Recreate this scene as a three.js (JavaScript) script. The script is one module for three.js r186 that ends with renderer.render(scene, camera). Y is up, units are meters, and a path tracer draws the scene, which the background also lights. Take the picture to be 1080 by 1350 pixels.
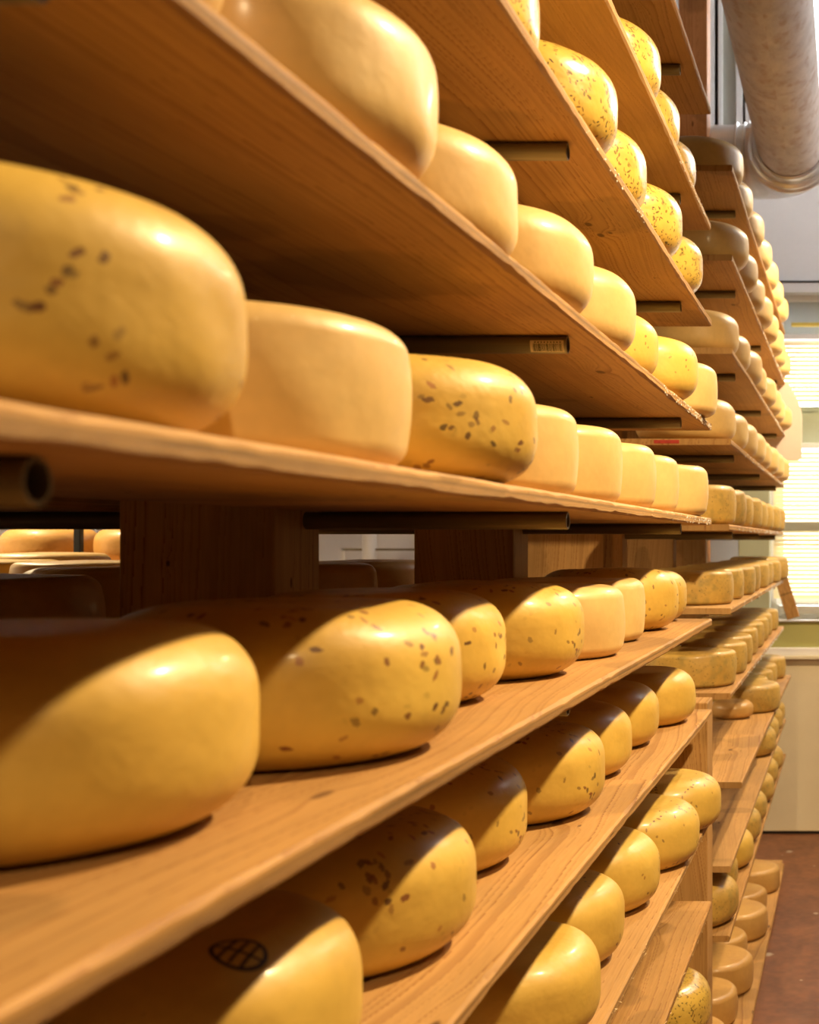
import * as THREE from 'three';
import { mergeGeometries } from 'three/addons/utils/BufferGeometryUtils.js';
import { RoundedBoxGeometry } from 'three/addons/geometries/RoundedBoxGeometry.js';

// ---------------------------------------------------------------- camera, sky, lamps, exposure
// World: y up, floor at y = 0, the aisle runs along -z. The camera looks straight down the aisle with a shifted lens.
const EYE = 1.93;
const scene = new THREE.Scene();
const camera = new THREE.PerspectiveCamera(2 * Math.atan(675 / 1700) * 180 / Math.PI, 1080 / 1350, 0.05, 60);
camera.position.set(0, EYE, 0);
camera.lookAt(0, EYE, -5);
camera.setViewOffset(1080, 1350, -583, -39, 1080, 1350);
camera.focus = 2.75;
camera.userData.fStop = 6.3;
scene.add(camera);

const renderer = new THREE.WebGLRenderer({ antialias: true });
renderer.toneMapping = THREE.LinearToneMapping;
renderer.toneMappingExposure = 1.1;
renderer.shadowMap.enabled = true;
renderer.shadowMap.type = THREE.PCFSoftShadowMap;
scene.background = new THREE.Color().setRGB(8.6, 8.8, 9.1);   // overcast daylight outside the windows

// pendant lamps: x, height, z, candela, name of the aisle
const WARM = new THREE.Color().setRGB(1.0, 0.735, 0.405);
const LAMPS = [
  { x: 0.90, h: 1.75, Z: -1.6, power: 18, angle: 1.36, label: 'white enamel pendant lamp hanging over the aisle entrance' },
  { x: 0.90, h: 1.75, Z: 2.3, power: 39, angle: 1.34, label: 'white enamel pendant lamp hanging over the aisle beside the front rack' },
  { x: 0.8, h: 2.2, Z: 6.6, power: 36, angle: 1.36, label: 'white enamel pendant lamp hanging over the aisle beside the window rack' },
  { x: -3.7, h: 1.5, Z: 4.7, power: 30, angle: 1.3, label: 'white enamel pendant lamp hanging in the aisle behind the racks' },
];

// ---------------------------------------------------------------- helpers
const P = (X, h, Z) => new THREE.Vector3(-X, EYE + h, -Z);     // X: metres left of the camera, h: above eye level, Z: down the aisle
const FLOOR = -EYE;
let seedState = 1;
function reseed(s) { seedState = (s * 2654435761) >>> 0; }
function rnd() { seedState = (seedState + 0x6D2B79F5) >>> 0; let t = seedState; t = Math.imul(t ^ (t >>> 15), t | 1); t ^= t + Math.imul(t ^ (t >>> 7), t | 61); return ((t ^ (t >>> 14)) >>> 0) / 4294967296; }
const rr = (a, b) => a + (b - a) * rnd();
function hash2(x, y, s) { let h = Math.imul(x, 374761393) ^ Math.imul(y, 668265263) ^ Math.imul(s, 1274126177); h = Math.imul(h ^ (h >>> 13), 1274126177); return ((h ^ (h >>> 16)) >>> 0) / 4294967296; }
function vnoise(x, y, s, wx = 0) {
  const x0 = Math.floor(x), y0 = Math.floor(y); let fx = x - x0, fy = y - y0; fx = fx * fx * (3 - 2 * fx); fy = fy * fy * (3 - 2 * fy);
  const m = wx ? (v) => ((v % wx) + wx) % wx : (v) => v;
  const a = hash2(m(x0), y0, s), b = hash2(m(x0 + 1), y0, s), c = hash2(m(x0), y0 + 1, s), d = hash2(m(x0 + 1), y0 + 1, s);
  return a + (b - a) * fx + (c - a) * fy + (a - b - c + d) * fx * fy;
}
const fbm = (x, y, s, o = 3, wx = 0) => { let v = 0, a = 0.5, n = 0; for (let i = 0; i < o; i++) { v += a * vnoise(x, y, s + i * 17, wx); n += a; a *= 0.5; x *= 2; y *= 2; wx *= 2; } return v / n; };
const toS = (v) => { v = Math.min(1, Math.max(0, v)); return 255 * (v <= 0.0031308 ? 12.92 * v : 1.055 * Math.pow(v, 1 / 2.4) - 0.055); };
function makeTex(w, h, lin, srgb = true) {           // lin: Float32Array rgb (linear)
  const d = new Uint8Array(w * h * 4);
  for (let i = 0; i < w * h; i++) { for (let c = 0; c < 3; c++) d[i * 4 + c] = srgb ? toS(lin[i * 3 + c]) : Math.min(255, Math.max(0, lin[i * 3 + c] * 255)); d[i * 4 + 3] = 255; }
  const t = new THREE.DataTexture(d, w, h); t.magFilter = THREE.LinearFilter; t.minFilter = THREE.LinearMipmapLinearFilter; t.generateMipmaps = true;
  t.wrapS = t.wrapT = THREE.RepeatWrapping; if (srgb) t.colorSpace = THREE.SRGBColorSpace; t.needsUpdate = true; return t;
}
const taken = {};
function numbered(n) { taken[n] = (taken[n] ?? -1) + 1; return taken[n] ? `${n}_${String(taken[n]).padStart(3, '0')}` : n; }
function mesh(name, geo, mat, parent) { const m = new THREE.Mesh(geo, mat); m.name = name; m.castShadow = m.receiveShadow = true; if (parent) parent.add(m); return m; }
function topMesh(name, geo, mat, label, category, group) { const m = mesh(numbered(name), geo, mat); m.userData = { label, category }; if (group) m.userData.group = group; scene.add(m); return m; }
function topGroup(name, label, category, group) { const g = new THREE.Group(); g.name = numbered(name); g.userData = { label, category }; if (group) g.userData.group = group; scene.add(g); return g; }
function structure(name, geo, mat, label, category) { const m = mesh(name, geo, mat); m.userData = { kind: 'structure', label, category }; scene.add(m); return m; }
// box given by aisle coordinates, returned as geometry in world space
function boxG(X0, X1, h0, h1, Z0, Z1, bevel = 0) {
  const w = Math.abs(X1 - X0), hh = Math.abs(h1 - h0), d = Math.abs(Z1 - Z0);
  const g = bevel ? new RoundedBoxGeometry(w, hh, d, 2, Math.min(bevel, w / 2.01, hh / 2.01, d / 2.01)) : new THREE.BoxGeometry(w, hh, d);
  const c = P((X0 + X1) / 2, (h0 + h1) / 2, (Z0 + Z1) / 2); g.translate(c.x, c.y, c.z); return g;
}
function uvMetres(g, su = 1, sv = 1) {               // box-projected uv in metres
  const p = g.attributes.position, n = g.attributes.normal, uv = new Float32Array(p.count * 2);
  for (let i = 0; i < p.count; i++) {
    const ax = Math.abs(n.getX(i)), ay = Math.abs(n.getY(i)), az = Math.abs(n.getZ(i));
    const [u, v] = ay >= ax && ay >= az ? [p.getX(i), p.getZ(i)] : ax >= az ? [p.getZ(i), p.getY(i)] : [p.getX(i), p.getY(i)];
    uv[i * 2] = u * su; uv[i * 2 + 1] = v * sv;
  }
  g.setAttribute('uv', new THREE.BufferAttribute(uv, 2)); return g;
}

// ---------------------------------------------------------------- wood
// 3.6 m of plank along u; the two faces of a board lie one above the other in v (0.45 m each)
function woodTex(seed, base, late, knots, edgeTone) {
  const W = 2048, H = 512, lin = new Float32Array(W * H * 3), bmp = new Float32Array(W * H * 3);
  reseed(seed);
  const K = []; for (let i = 0; i < knots; i++) K.push({ u: rr(0, 3.6), v: rr(0.02, 0.88), r: rnd() < 0.6 ? rr(0.0025, 0.0055) : rr(0.006, 0.012), e: rr(1.4, 4.2), dark: rr(0.65, 1.0) });
  const cx = [rr(-0.06, 0.16), rr(0.5, 0.72)], dep = [rr(0.015, 0.05), rr(0.02, 0.06)];
  const stains = []; for (let i = 0; i < 22; i++) stains.push([rr(0, 3.6), rr(0, 0.9), rr(0.05, 0.16), rr(0.04, 0.14)]);
  for (let j = 0; j < H; j++) for (let i = 0; i < W; i++) {
    const z = i / W * 3.6, v = j / H * 0.9, f = v > 0.45 ? 1 : 0;
    let x = v - cx[f];
    let wob = (fbm(z * 0.9, f * 9.1, seed + 3, 2) - 0.5) * 0.16, lift = (fbm(z * 0.7, 4 + f * 5.7, seed + 7, 2) - 0.35) * 0.10;
    let kd = 0, kn = 0;
    for (const k of K) { const du = (z - k.u) / k.e, dv = v - k.v; if (Math.abs(du) < 0.09 && Math.abs(dv) < 0.09) { const d = Math.hypot(du, dv); kd += Math.exp(-d * d / (k.r * k.r * 7)) * k.r * 2.4; kn = Math.max(kn, k.dark * Math.min(1, Math.max(0, (k.r - d) / k.r * 3))); } }
    x += (fbm(z * 6, v * 24, seed + 11, 2) - 0.5) * 0.006;
    const rad = Math.hypot(x + wob, dep[f] + lift) + kd;
    const ring = rad * 62 + fbm(rad * 30, 0.5, seed + 5, 2) * 9, fr = ring - Math.floor(ring);
    const lw = Math.pow(fr, 3.5) * (0.12 + 0.88 * Math.pow(hash2(Math.floor(ring), 7, seed), 1.4));          // dark latewood line
    const fib = fbm(z * 26, v * 620, seed + 21, 2), mot = fbm(z * 3, v * 9, seed + 31, 3);
    let st = 0; for (const [su, sv, ra, rb] of stains) { const d = Math.hypot((z - su) / ra, (v - sv) / rb) + (fbm(z * 20, v * 20, seed + 41, 2) - 0.5) * 0.5; if (d < 1) st = Math.max(st, Math.min(1, (1 - d) * 5)); }
    const edge = v > 0.428 && v < 0.462, edgeK = 1.05;
    const tone = (edge ? edgeTone : 1) * (0.76 + 0.48 * mot) * (0.90 + 0.2 * fib) * (1 - 0.22 * st), o = (j * W + i) * 3;
    for (let c = 0; c < 3; c++) { let q = base[c] + (late[c] - base[c]) * lw * edgeK; q *= tone; q += ([0.10, 0.042, 0.014][c] - q) * kn; lin[o + c] = q; bmp[o + c] = 0.5 + 0.3 * lw + 0.3 * (fib - 0.5) - 0.3 * kn; }
  }
  return [makeTex(W, H, lin), makeTex(W, H, bmp, false)];
}
const woodMats = [[101, 24], [202, 30], [303, 20]].map(([s, k], i) => {
  const [map, bumpMap] = woodTex(s, [[0.47, 0.265, 0.092], [0.43, 0.238, 0.08], [0.48, 0.28, 0.105]][i], [0.23, 0.092, 0.024], k, 0.62);
  return new THREE.MeshPhysicalMaterial({ map, bumpMap, bumpScale: 0.0009, roughness: 0.62, specularIntensity: 0.4 });
});

// board: rounded worn cross-section swept along the length; x = width (front at +), z = length
function boardGeo(width, thick, len, seed, variant) {
  const N = Math.max(24, Math.round(len * 34)), c = 0.003, hw = width / 2, ht = thick / 2;
  const sec = [[-hw + c, ht], [-hw / 3, ht], [hw / 3, ht], [hw - 0.02, ht], [hw - c, ht], [hw, ht - c], [hw, 0], [hw, -ht + c], [hw - c, -ht], [hw - 0.02, -ht], [hw / 3, -ht], [-hw / 3, -ht], [-hw + c, -ht], [-hw, -ht + c], [-hw, ht - c]];
  const pos = [], uv = [], idx = [], nrm = [], M = sec.length;
  for (let k = 0; k < M; k++) {                       // each strip has its own vertices: crisp edges
    const a = sec[k], b = sec[(k + 1) % M], nx = b[1] - a[1], ny = a[0] - b[0], L = Math.hypot(nx, ny);
    const s0 = pos.length / 3;
    for (let i = 0; i <= N; i++) for (const q of [a, b]) {
      const z = -len / 2 + len * i / N; let x = q[0], y = q[1];
      const wear = Math.pow(vnoise(z * 9, seed, 5), 3) * 0.002 + Math.pow(vnoise(z * 37, seed, 6), 4) * 0.003;
      if (x > hw - 0.001 && Math.abs(y) > ht * 0.4) y -= Math.sign(y) * wear;
      else if (x > hw - 0.006 && Math.abs(y) > ht * 0.9) x -= wear;
      x += (vnoise(z * 2.1, seed + 3, 9) - 0.5) * 0.003;
      pos.push(x, y, z); nrm.push(-nx / L, -ny / L, 0);
      uv.push((z + len / 2) / 3.6 + variant, (q[1] > 0.3 * ht ? (q[0] + hw) * 0.97 : q[1] < -0.3 * ht ? 0.47 + (q[0] + hw) * 0.96 : 0.445 + q[1] * 0.7) * 1.111);
    }
    for (let i = 0; i < N; i++) { const o = s0 + i * 2; idx.push(o, o + 1, o + 2, o + 1, o + 3, o + 2); }
  }
  for (const s of [-1, 1]) {                          // end grain
    const s0 = pos.length / 3; pos.push(0, 0, s * len / 2); nrm.push(0, 0, s); uv.push(0.5, 0.3);
    for (const q of sec) { pos.push(q[0], q[1], s * len / 2); nrm.push(0, 0, s); uv.push(0.5 + q[1] * 0.25, 0.3 + q[0] * 0.5); }
    for (let k = 0; k < M; k++) { const a = s0 + 1 + k, b = s0 + 1 + (k + 1) % M; s < 0 ? idx.push(s0, a, b) : idx.push(s0, b, a); }
  }
  const g = new THREE.BufferGeometry();
  g.setAttribute('position', new THREE.Float32BufferAttribute(pos, 3)); g.setAttribute('normal', new THREE.Float32BufferAttribute(nrm, 3)); g.setAttribute('uv', new THREE.Float32BufferAttribute(uv, 2)); g.setIndex(idx);
  // outward orientation
  for (let i = 0; i < idx.length; i += 3) {
    const v = (k) => new THREE.Vector3(pos[idx[i + k] * 3], pos[idx[i + k] * 3 + 1], pos[idx[i + k] * 3 + 2]);
    const n = v(1).sub(v(0)).cross(v(2).sub(v(0))), m = new THREE.Vector3(nrm[idx[i] * 3], nrm[idx[i] * 3 + 1], nrm[idx[i] * 3 + 2]);
    if (n.dot(m) < 0) { const t = idx[i + 1]; idx[i + 1] = idx[i + 2]; idx[i + 2] = t; }
  }
  g.setIndex(idx); return g;
}
function postGeo(X0, X1, h0, h1, Z0, Z1, du) {        // upright: grain runs up
  const g = boxG(X0, X1, h0, h1, Z0, Z1, 0.004), p = g.attributes.position, n = g.attributes.normal, uv = g.attributes.uv;
  for (let i = 0; i < p.count; i++) { const side = Math.abs(n.getX(i)) > Math.abs(n.getZ(i)); uv.setXY(i, (p.getY(i) + du) / 3.6, (side ? 0.55 + Math.abs(p.getZ(i) + Z0) : 0.05 + Math.abs(p.getX(i) + X0)) * 1.111); }
  return g;
}

// ---------------------------------------------------------------- plain materials
const noiseBump = (() => { const W = 512, l = new Float32Array(W * W * 3); for (let j = 0; j < W; j++) for (let i = 0; i < W; i++) { const v = fbm(i / 8, j / 8, 77, 4, 64); for (let c = 0; c < 3; c++) l[(j * W + i) * 3 + c] = v; } return makeTex(W, W, l, false); })();
function noisyMat(seed, col, vary, opt, size = 512, scale = 6) {
  const l = new Float32Array(size * size * 3);
  for (let j = 0; j < size; j++) for (let i = 0; i < size; i++) { const a = fbm(i / size * scale, j / size * scale, seed, 5, scale), b = vnoise(i / 3, j / 3, seed + 9); for (let c = 0; c < 3; c++) l[(j * size + i) * 3 + c] = col[c] * (1 + vary * ((a - 0.5) * 2 + (b - 0.5) * 0.5)); }
  return new THREE.MeshStandardMaterial({ map: makeTex(size, size, l), ...opt });
}
const wallMat = noisyMat(11, [0.82, 0.81, 0.80], 0.04, { roughness: 0.85 });
const wallSideMat = noisyMat(12, [0.12, 0.085, 0.05], 0.15, { roughness: 0.9 });
const ceilMat = noisyMat(13, [0.36, 0.31, 0.25], 0.06, { roughness: 0.95 });
const creamPanel = noisyMat(14, [0.70, 0.62, 0.44], 0.05, { roughness: 0.45 });
const greenPaint = noisyMat(15, [0.36, 0.38, 0.27], 0.06, { roughness: 0.5 });
const whitePaint = noisyMat(16, [0.82, 0.81, 0.79], 0.03, { roughness: 0.5 });
const floorMat = (() => {
  const S = 1024, l = new Float32Array(S * S * 3); reseed(5);
  const spots = []; for (let i = 0; i < 40; i++) spots.push([rr(0, S), rr(0, S), rr(2, 14)]);
  for (let j = 0; j < S; j++) for (let i = 0; i < S; i++) {
    const a = fbm(i / 90, j / 90, 3, 5), b = fbm(i / 14, j / 14, 8, 3); let w = 0;
    for (const s of spots) { const dx = i - s[0], dy = j - s[1]; if (Math.abs(dx) < 20 && Math.abs(dy) < 20) { const d = Math.hypot(dx, dy) / s[2] + (b - 0.5) * 1.6; if (d < 1) w = Math.max(w, 0.7 * Math.min(1, (1 - d) * 2)); } }
    const t = 0.55 + a * 0.6 + (b - 0.5) * 0.45, o = (j * S + i) * 3;
    for (let c = 0; c < 3; c++) { const q = [0.20, 0.075, 0.028][c] * t; l[o + c] = q + ([0.5, 0.42, 0.33][c] - q) * w; }
  }
  return new THREE.MeshPhysicalMaterial({ map: makeTex(S, S, l), roughness: 0.58, bumpMap: noiseBump, bumpScale: 0.001 });
})();
const steel = noisyMat(21, [0.20, 0.165, 0.10], 0.35, { roughness: 0.42, metalness: 0.4 }, 256, 8);
const galv = noisyMat(23, [0.74, 0.73, 0.72], 0.12, { roughness: 0.34, metalness: 0.7 }, 256, 6);
const ductMat = (() => {
  const S = 1024, l = new Float32Array(S * S * 3);
  for (let j = 0; j < S; j++) for (let i = 0; i < S; i++) {
    const a = fbm(i / 60, j / 60, 51, 4), b = fbm(i / 7, j / 18, 52, 3), k = Math.max(0, fbm(i / 30, j / 40, 53, 4) - 0.52) * 2.2, t = 0.82 + 0.35 * a + 0.14 * (b - 0.5), o = (j * S + i) * 3;
    for (let c = 0; c < 3; c++) { const q = [0.41, 0.335, 0.28][c] * t; l[o + c] = q + ([0.27, 0.16, 0.08][c] - q) * Math.min(0.6, k); }
  }
  return new THREE.MeshStandardMaterial({ map: makeTex(S, S, l), roughness: 0.6, metalness: 0.15 });
})();
const whiteCrust = new THREE.MeshStandardMaterial({ color: new THREE.Color().setRGB(0.72, 0.70, 0.64), roughness: 0.9 });
const splinterMat = new THREE.MeshStandardMaterial({ color: new THREE.Color().setRGB(0.72, 0.52, 0.27), roughness: 0.8 });
const redMat = noisyMat(31, [0.42, 0.035, 0.02], 0.5, { roughness: 0.7 }, 128, 10);
const blackMat = new THREE.MeshStandardMaterial({ color: new THREE.Color().setRGB(0.02, 0.02, 0.02), roughness: 0.6 });

// ---------------------------------------------------------------- cheese coating textures
// atlas: lower half = side strip (u around), upper left ellipse = top face, upper right ellipse = underside
const TW = 2048, TH = 1024;
function cheeseTex(seed, base, o) {
  const lin = new Float32Array(TW * TH * 3); reseed(seed);
  for (let j = 0; j < TH; j++) for (let i = 0; i < TW; i++) {
    const side = j < TH / 2, x = side ? i / 1862 : i / 4470, y = side ? j / 1830 : j / 2235;      // metres
    const a = fbm(side ? i / TW * 8 : x * 7.3 + 20, y * 8, seed, 3, side ? 8 : 0), b = fbm(side ? i / TW * 96 : x * 88, y * 88, seed + 5, 2, side ? 96 : 0);
    const t = 1 + (o.mottle ?? 0.20) * (a - 0.5) * 2 + (o.fine ?? 0.05) * (b - 0.5) * 2, g = (a - 0.5) * (o.hue ?? 0.1), k = (j * TW + i) * 3;
    let bl = 0; if (o.blotch) { bl = Math.max(0, fbm(side ? i / TW * 40 : x * 36, y * 36, seed + 13, 3, side ? 40 : 0) - 0.54) * o.blotch; bl = Math.min(0.75, bl); }
    lin[k] = base[0] * t; lin[k + 1] = base[1] * (t + g); lin[k + 2] = base[2] * (t + g * 1.5);
    if (bl) for (let c = 0; c < 3; c++) lin[k + c] += (o.blotchColor[c] - lin[k + c]) * bl;
  }
  const stamp = (px, py, sx, sy, len, wid, ang, col, al, wrap) => {                                // sx, sy: pixels per metre
    const ca = Math.cos(ang), sa = Math.sin(ang), R = len * 0.75, i0 = Math.floor(px - R * sx), i1 = Math.ceil(px + R * sx), j0 = Math.floor(py - R * sy), j1 = Math.ceil(py + R * sy);
    for (let j = j0; j <= j1; j++) for (let i = i0; i <= i1; i++) {
      if (j < 0 || j >= TH || (wrap && j >= TH / 2)) continue;
      const dx = (i - px) / sx, dy = (j - py) / sy, p = (dx * ca + dy * sa) / len * 2, q = (-dx * sa + dy * ca) / wid * 2, d = p * p + q * q + (vnoise(i / 4, j / 4, seed + 3) - 0.5) * 0.8;
      if (d > 1) continue; const w = al * Math.min(1, (1 - d) * 2.2), k = (j * TW + ((i % TW) + TW) % TW) * 3;
      for (let c = 0; c < 3; c++) lin[k + c] += (col[c] - lin[k + c]) * w;
    }
  };
  const areas = [[0, 0, TW, TH / 2, 1862, 1830, true], [0, TH / 2, TW / 2, TH / 2, 4470, 2235, false], [TW / 2, TH / 2, TW / 2, TH / 2, 4470, 2235, false]];
  for (const s of o.seeds ?? []) for (const [x0, y0, w, h, sx, sy, wrap] of areas) {
    const n = Math.round(s.density * (w / sx) * (h / sy)); let cxp = 0, cyp = 0;
    for (let i = 0; i < n; i++) {
      if (i === 0 || rnd() > s.cluster) { cxp = rr(x0, x0 + w); cyp = rr(y0 + 6, y0 + h - 6); } else { cxp += rr(-0.018, 0.018) * sx; cyp += rr(-0.018, 0.018) * sy; if (cyp < y0 + 6 || cyp > y0 + h - 6 || (!wrap && (cxp < x0 || cxp > x0 + w))) { cxp = rr(x0, x0 + w); cyp = rr(y0 + 6, y0 + h - 6); } }
      const v = rr(0.7, 1.4), c = s.colors[Math.floor(rnd() * s.colors.length)];
      stamp(cxp, cyp, sx, sy, rr(s.len[0], s.len[1]), rr(s.wid[0], s.wid[1]), rr(0, Math.PI), c.map((q) => q * v), rr(s.alpha[0], s.alpha[1]), wrap);
    }
  }
  return makeTex(TW, TH, lin);
}
const cheeseBump = (() => { const W = 1024, H = 512, l = new Float32Array(W * H * 3); for (let j = 0; j < H; j++) for (let i = 0; i < W; i++) { const v = 0.35 * fbm(i / W * 32, j / H * 16, 5, 3, 32) + 0.4 * fbm(i / W * 110, j / H * 55, 9, 2, 110) + 0.15 * Math.pow(vnoise(i / W * 60, j / H * 30, 12, 60), 5); for (let c = 0; c < 3; c++) l[(j * W + i) * 3 + c] = v; } return makeTex(W, H, l, false); })();
const BROWN = [[0.17, 0.06, 0.018], [0.25, 0.085, 0.024], [0.12, 0.05, 0.018], [0.14, 0.08, 0.026]];
const GREEN = [[0.10, 0.065, 0.018], [0.07, 0.058, 0.016], [0.16, 0.085, 0.02]];
const cheeseMat = (map, o = {}) => new THREE.MeshPhysicalMaterial({ map, bumpMap: cheeseBump, bumpScale: o.bump ?? 0.0010, roughness: o.rough ?? 0.48, clearcoat: o.coat ?? 0.15, clearcoatRoughness: 0.16, sheen: 0 });
const YELLOW = [0.62, 0.40, 0.075];
const M = {
  yellow: cheeseMat(cheeseTex(1001, YELLOW, { seeds: [{ density: 25, cluster: 0.3, len: [0.002, 0.005], wid: [0.0015, 0.003], alpha: [0.15, 0.5], colors: BROWN }] })),
  cumin: cheeseMat(cheeseTex(1002, YELLOW, { mottle: 0.22, seeds: [{ density: 820, cluster: 0.45, len: [0.009, 0.0165], wid: [0.006, 0.009], alpha: [0.5, 0.98], colors: BROWN }, { density: 160, cluster: 0.3, len: [0.006, 0.012], wid: [0.005, 0.009], alpha: [0.08, 0.25], colors: GREEN }] })),
  sparse: cheeseMat(cheeseTex(1003, [0.62, 0.405, 0.08], { mottle: 0.16, seeds: [{ density: 470, cluster: 0.55, len: [0.007, 0.014], wid: [0.005, 0.0075], alpha: [0.45, 0.98], colors: BROWN }] })),
  cream: cheeseMat(cheeseTex(1004, [0.66, 0.445, 0.165], { mottle: 0.11, fine: 0.05, seeds: [{ density: 90, cluster: 0.4, len: [0.001, 0.003], wid: [0.001, 0.002], alpha: [0.15, 0.5], colors: [[0.45, 0.28, 0.1], [0.9, 0.8, 0.5]] }] }), { bump: 0.0006 }),
  herb: cheeseMat(cheeseTex(1005, [0.57, 0.375, 0.07], { mottle: 0.18, blotch: 1.6, blotchColor: [0.36, 0.25, 0.06], seeds: [{ density: 6000, cluster: 0.45, len: [0.005, 0.012], wid: [0.0026, 0.0048], alpha: [0.5, 1.0], colors: GREEN }, { density: 500, cluster: 0.3, len: [0.008, 0.015], wid: [0.0045, 0.0075], alpha: [0.5, 0.95], colors: GREEN }] }), { rough: 0.3, coat: 0.55 }),
  rind: cheeseMat(cheeseTex(1006, [0.48, 0.30, 0.066], { mottle: 0.2, fine: 0.1, blotch: 2.6, blotchColor: [0.30, 0.22, 0.06], seeds: [{ density: 2200, cluster: 0.4, len: [0.004, 0.010], wid: [0.003, 0.006], alpha: [0.15, 0.7], colors: GREEN }] }), { rough: 0.55, coat: 0.15 }),
  orange: cheeseMat(cheeseTex(1007, [0.49, 0.28, 0.08], { mottle: 0.14, fine: 0.06 }), { rough: 0.5, coat: 0.2 }),
};

// ---------------------------------------------------------------- cheese wheels
const RING = 0.60;                                    // share of the radius where the flat faces meet the side strip
function cheeseSurface(o) {                           // o: R, H, cx, cy, p, b
  const r0 = o.R * RING, bot = [], n1 = 14, n2 = 6;
  const prof = [[r0, 0]];
  const rf = o.R - o.cx; if (rf > r0 + 0.004) prof.push([(r0 + rf) / 2, 0]);
  const corner = (t, top) => { const a = t * Math.PI / 2, q = 2 / o.p, s = Math.pow(Math.sin(a), q), c = Math.pow(Math.cos(a), q); const y = o.cy * (1 - c); return [rf + o.cx * s, top ? o.H - y : y]; };
  for (let i = 0; i <= n1; i++) prof.push(corner(i / n1, false));
  for (let i = 1; i < n2; i++) prof.push([o.R, o.cy + (o.H - 2 * o.cy) * i / n2]);
  for (let i = n1; i >= 0; i--) prof.push(corner(i / n1, true));
  if (rf > r0 + 0.004) prof.push([(r0 + rf) / 2, o.H]);
  prof.push([r0, o.H]);
  for (const q of prof) { const t = (q[1] / o.H - 0.5) * 2; q[0] -= o.b * t * t * (q[0] / o.R); }
  return prof;
}
function cheeseGeo(o, seed, seg = 72) {
  const prof = cheeseSurface(o), arc = [0]; for (let i = 1; i < prof.length; i++) arc.push(arc[i - 1] + Math.hypot(prof[i][0] - prof[i - 1][0], prof[i][1] - prof[i - 1][1]));
  const dome = o.dome ?? 0.004;
  const pt = (th, r, y) => {
    const c = Math.cos(th), s = Math.sin(th), k = y / o.H;
    const w = 1 + 0.022 * (vnoise(c * 1.6 + 5, s * 1.6 + 5 + k, seed) - 0.5) + 0.014 * (vnoise(c * 3.5 + 9, s * 3.5 + 3 + k * 2.5, seed + 1) - 0.5);
    const up = k * ((vnoise(c * r * 9 + 4, s * r * 9 + 7, seed + 2) - 0.5) * 0.006 + dome * (1 - (r / o.R) ** 2));
    return new THREE.Vector3(c * r * w, y + up, s * r * w);
  };
  const pos = [], nrm = [], uv = [], idx = [];
  const rowsOf = (list, uvf) => {                      // list of [r, y], swept round
    const s0 = pos.length / 3, n = list.length;
    for (let i = 0; i < n; i++) for (let j = 0; j <= seg; j++) {
      const th = j / seg * Math.PI * 2, [r, y] = list[i], a = list[Math.max(0, i - 1)], b = list[Math.min(n - 1, i + 1)];
      const p = pt(th, r, y); let nn;
      if (r < 1e-5) nn = new THREE.Vector3(0, y > o.H / 2 ? 1 : -1, 0);
      else { const t1 = pt(th + 0.01, r, y).sub(pt(th - 0.01, r, y)), t2 = pt(th, b[0], b[1]).sub(pt(th, a[0], a[1])); nn = t2.cross(t1).normalize(); }
      pos.push(p.x, p.y, p.z); nrm.push(nn.x, nn.y, nn.z); uv.push(...uvf(i, j, th, r));
    }
    for (let i = 0; i < n - 1; i++) for (let j = 0; j < seg; j++) { const a = s0 + i * (seg + 1) + j, b = a + seg + 1; idx.push(a, b, a + 1, b, b + 1, a + 1); }
  };
  rowsOf(prof, (i, j) => [j / seg, 0.004 + 0.49 * arc[i] / arc[arc.length - 1]]);
  const r0 = prof[0][0], disc = (cu) => (i, j, th, r) => [cu + 0.235 * Math.cos(th) * r / r0, 0.75 + 0.235 * Math.sin(th) * r / r0];
  const re = prof[prof.length - 1][0];
  rowsOf([re, re * 0.75, re * 0.5, re * 0.25, 0].map((r) => [r, o.H]), disc(0.25));
  rowsOf([0, r0 * 0.5, r0].map((r) => [r, 0]), disc(0.75));
  const g = new THREE.BufferGeometry();
  g.setAttribute('position', new THREE.Float32BufferAttribute(pos, 3)); g.setAttribute('normal', new THREE.Float32BufferAttribute(nrm, 3)); g.setAttribute('uv', new THREE.Float32BufferAttribute(uv, 2)); g.setIndex(idx);
  return g;
}
const SHAPES = {
  round: { R: 0.175, H: 0.15, cx: 0.068, cy: 0.060, p: 2.35, b: 0.004 },
  mid: { R: 0.175, H: 0.14, cx: 0.058, cy: 0.055, p: 2.3, b: 0.005 },
  soft: { R: 0.175, H: 0.142, cx: 0.05, cy: 0.045, p: 2.2, b: 0.007 },
  drum: { R: 0.175, H: 0.134, cx: 0.024, cy: 0.022, p: 2.1, b: 0.008 },
  slab: { R: 0.175, H: 0.118, cx: 0.016, cy: 0.014, p: 2.2, b: 0.006 },
  small: { R: 0.10, H: 0.078, cx: 0.04, cy: 0.032, p: 2.2, b: 0.003 },
  low: { R: 0.16, H: 0.115, cx: 0.022, cy: 0.02, p: 2.2, b: 0.006 },
};
const geoCache = {};
function shapeGeo(shape, v) { const k = shape + v; return geoCache[k] ??= cheeseGeo(SHAPES[shape], 40 + v * 7 + shape.length * 131, v < 3 ? 84 : 64); }
const ORD = ['', 'first', 'second', 'third', 'fourth', 'fifth', 'sixth', 'seventh', 'eighth', 'ninth', 'tenth', 'eleventh', 'twelfth'];
const LOOK = { yellow: 'smooth yellow cheese wheel', cumin: 'brown-seeded yellow cheese wheel', sparse: 'lightly seeded yellow cheese wheel', cream: 'smooth cream cheese wheel', herb: 'herb-flecked yellow cheese wheel', rind: 'mottled olive-yellow cheese wheel', orange: 'plain orange-brown cheese wheel' };
let wheelCount = 0;
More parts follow.
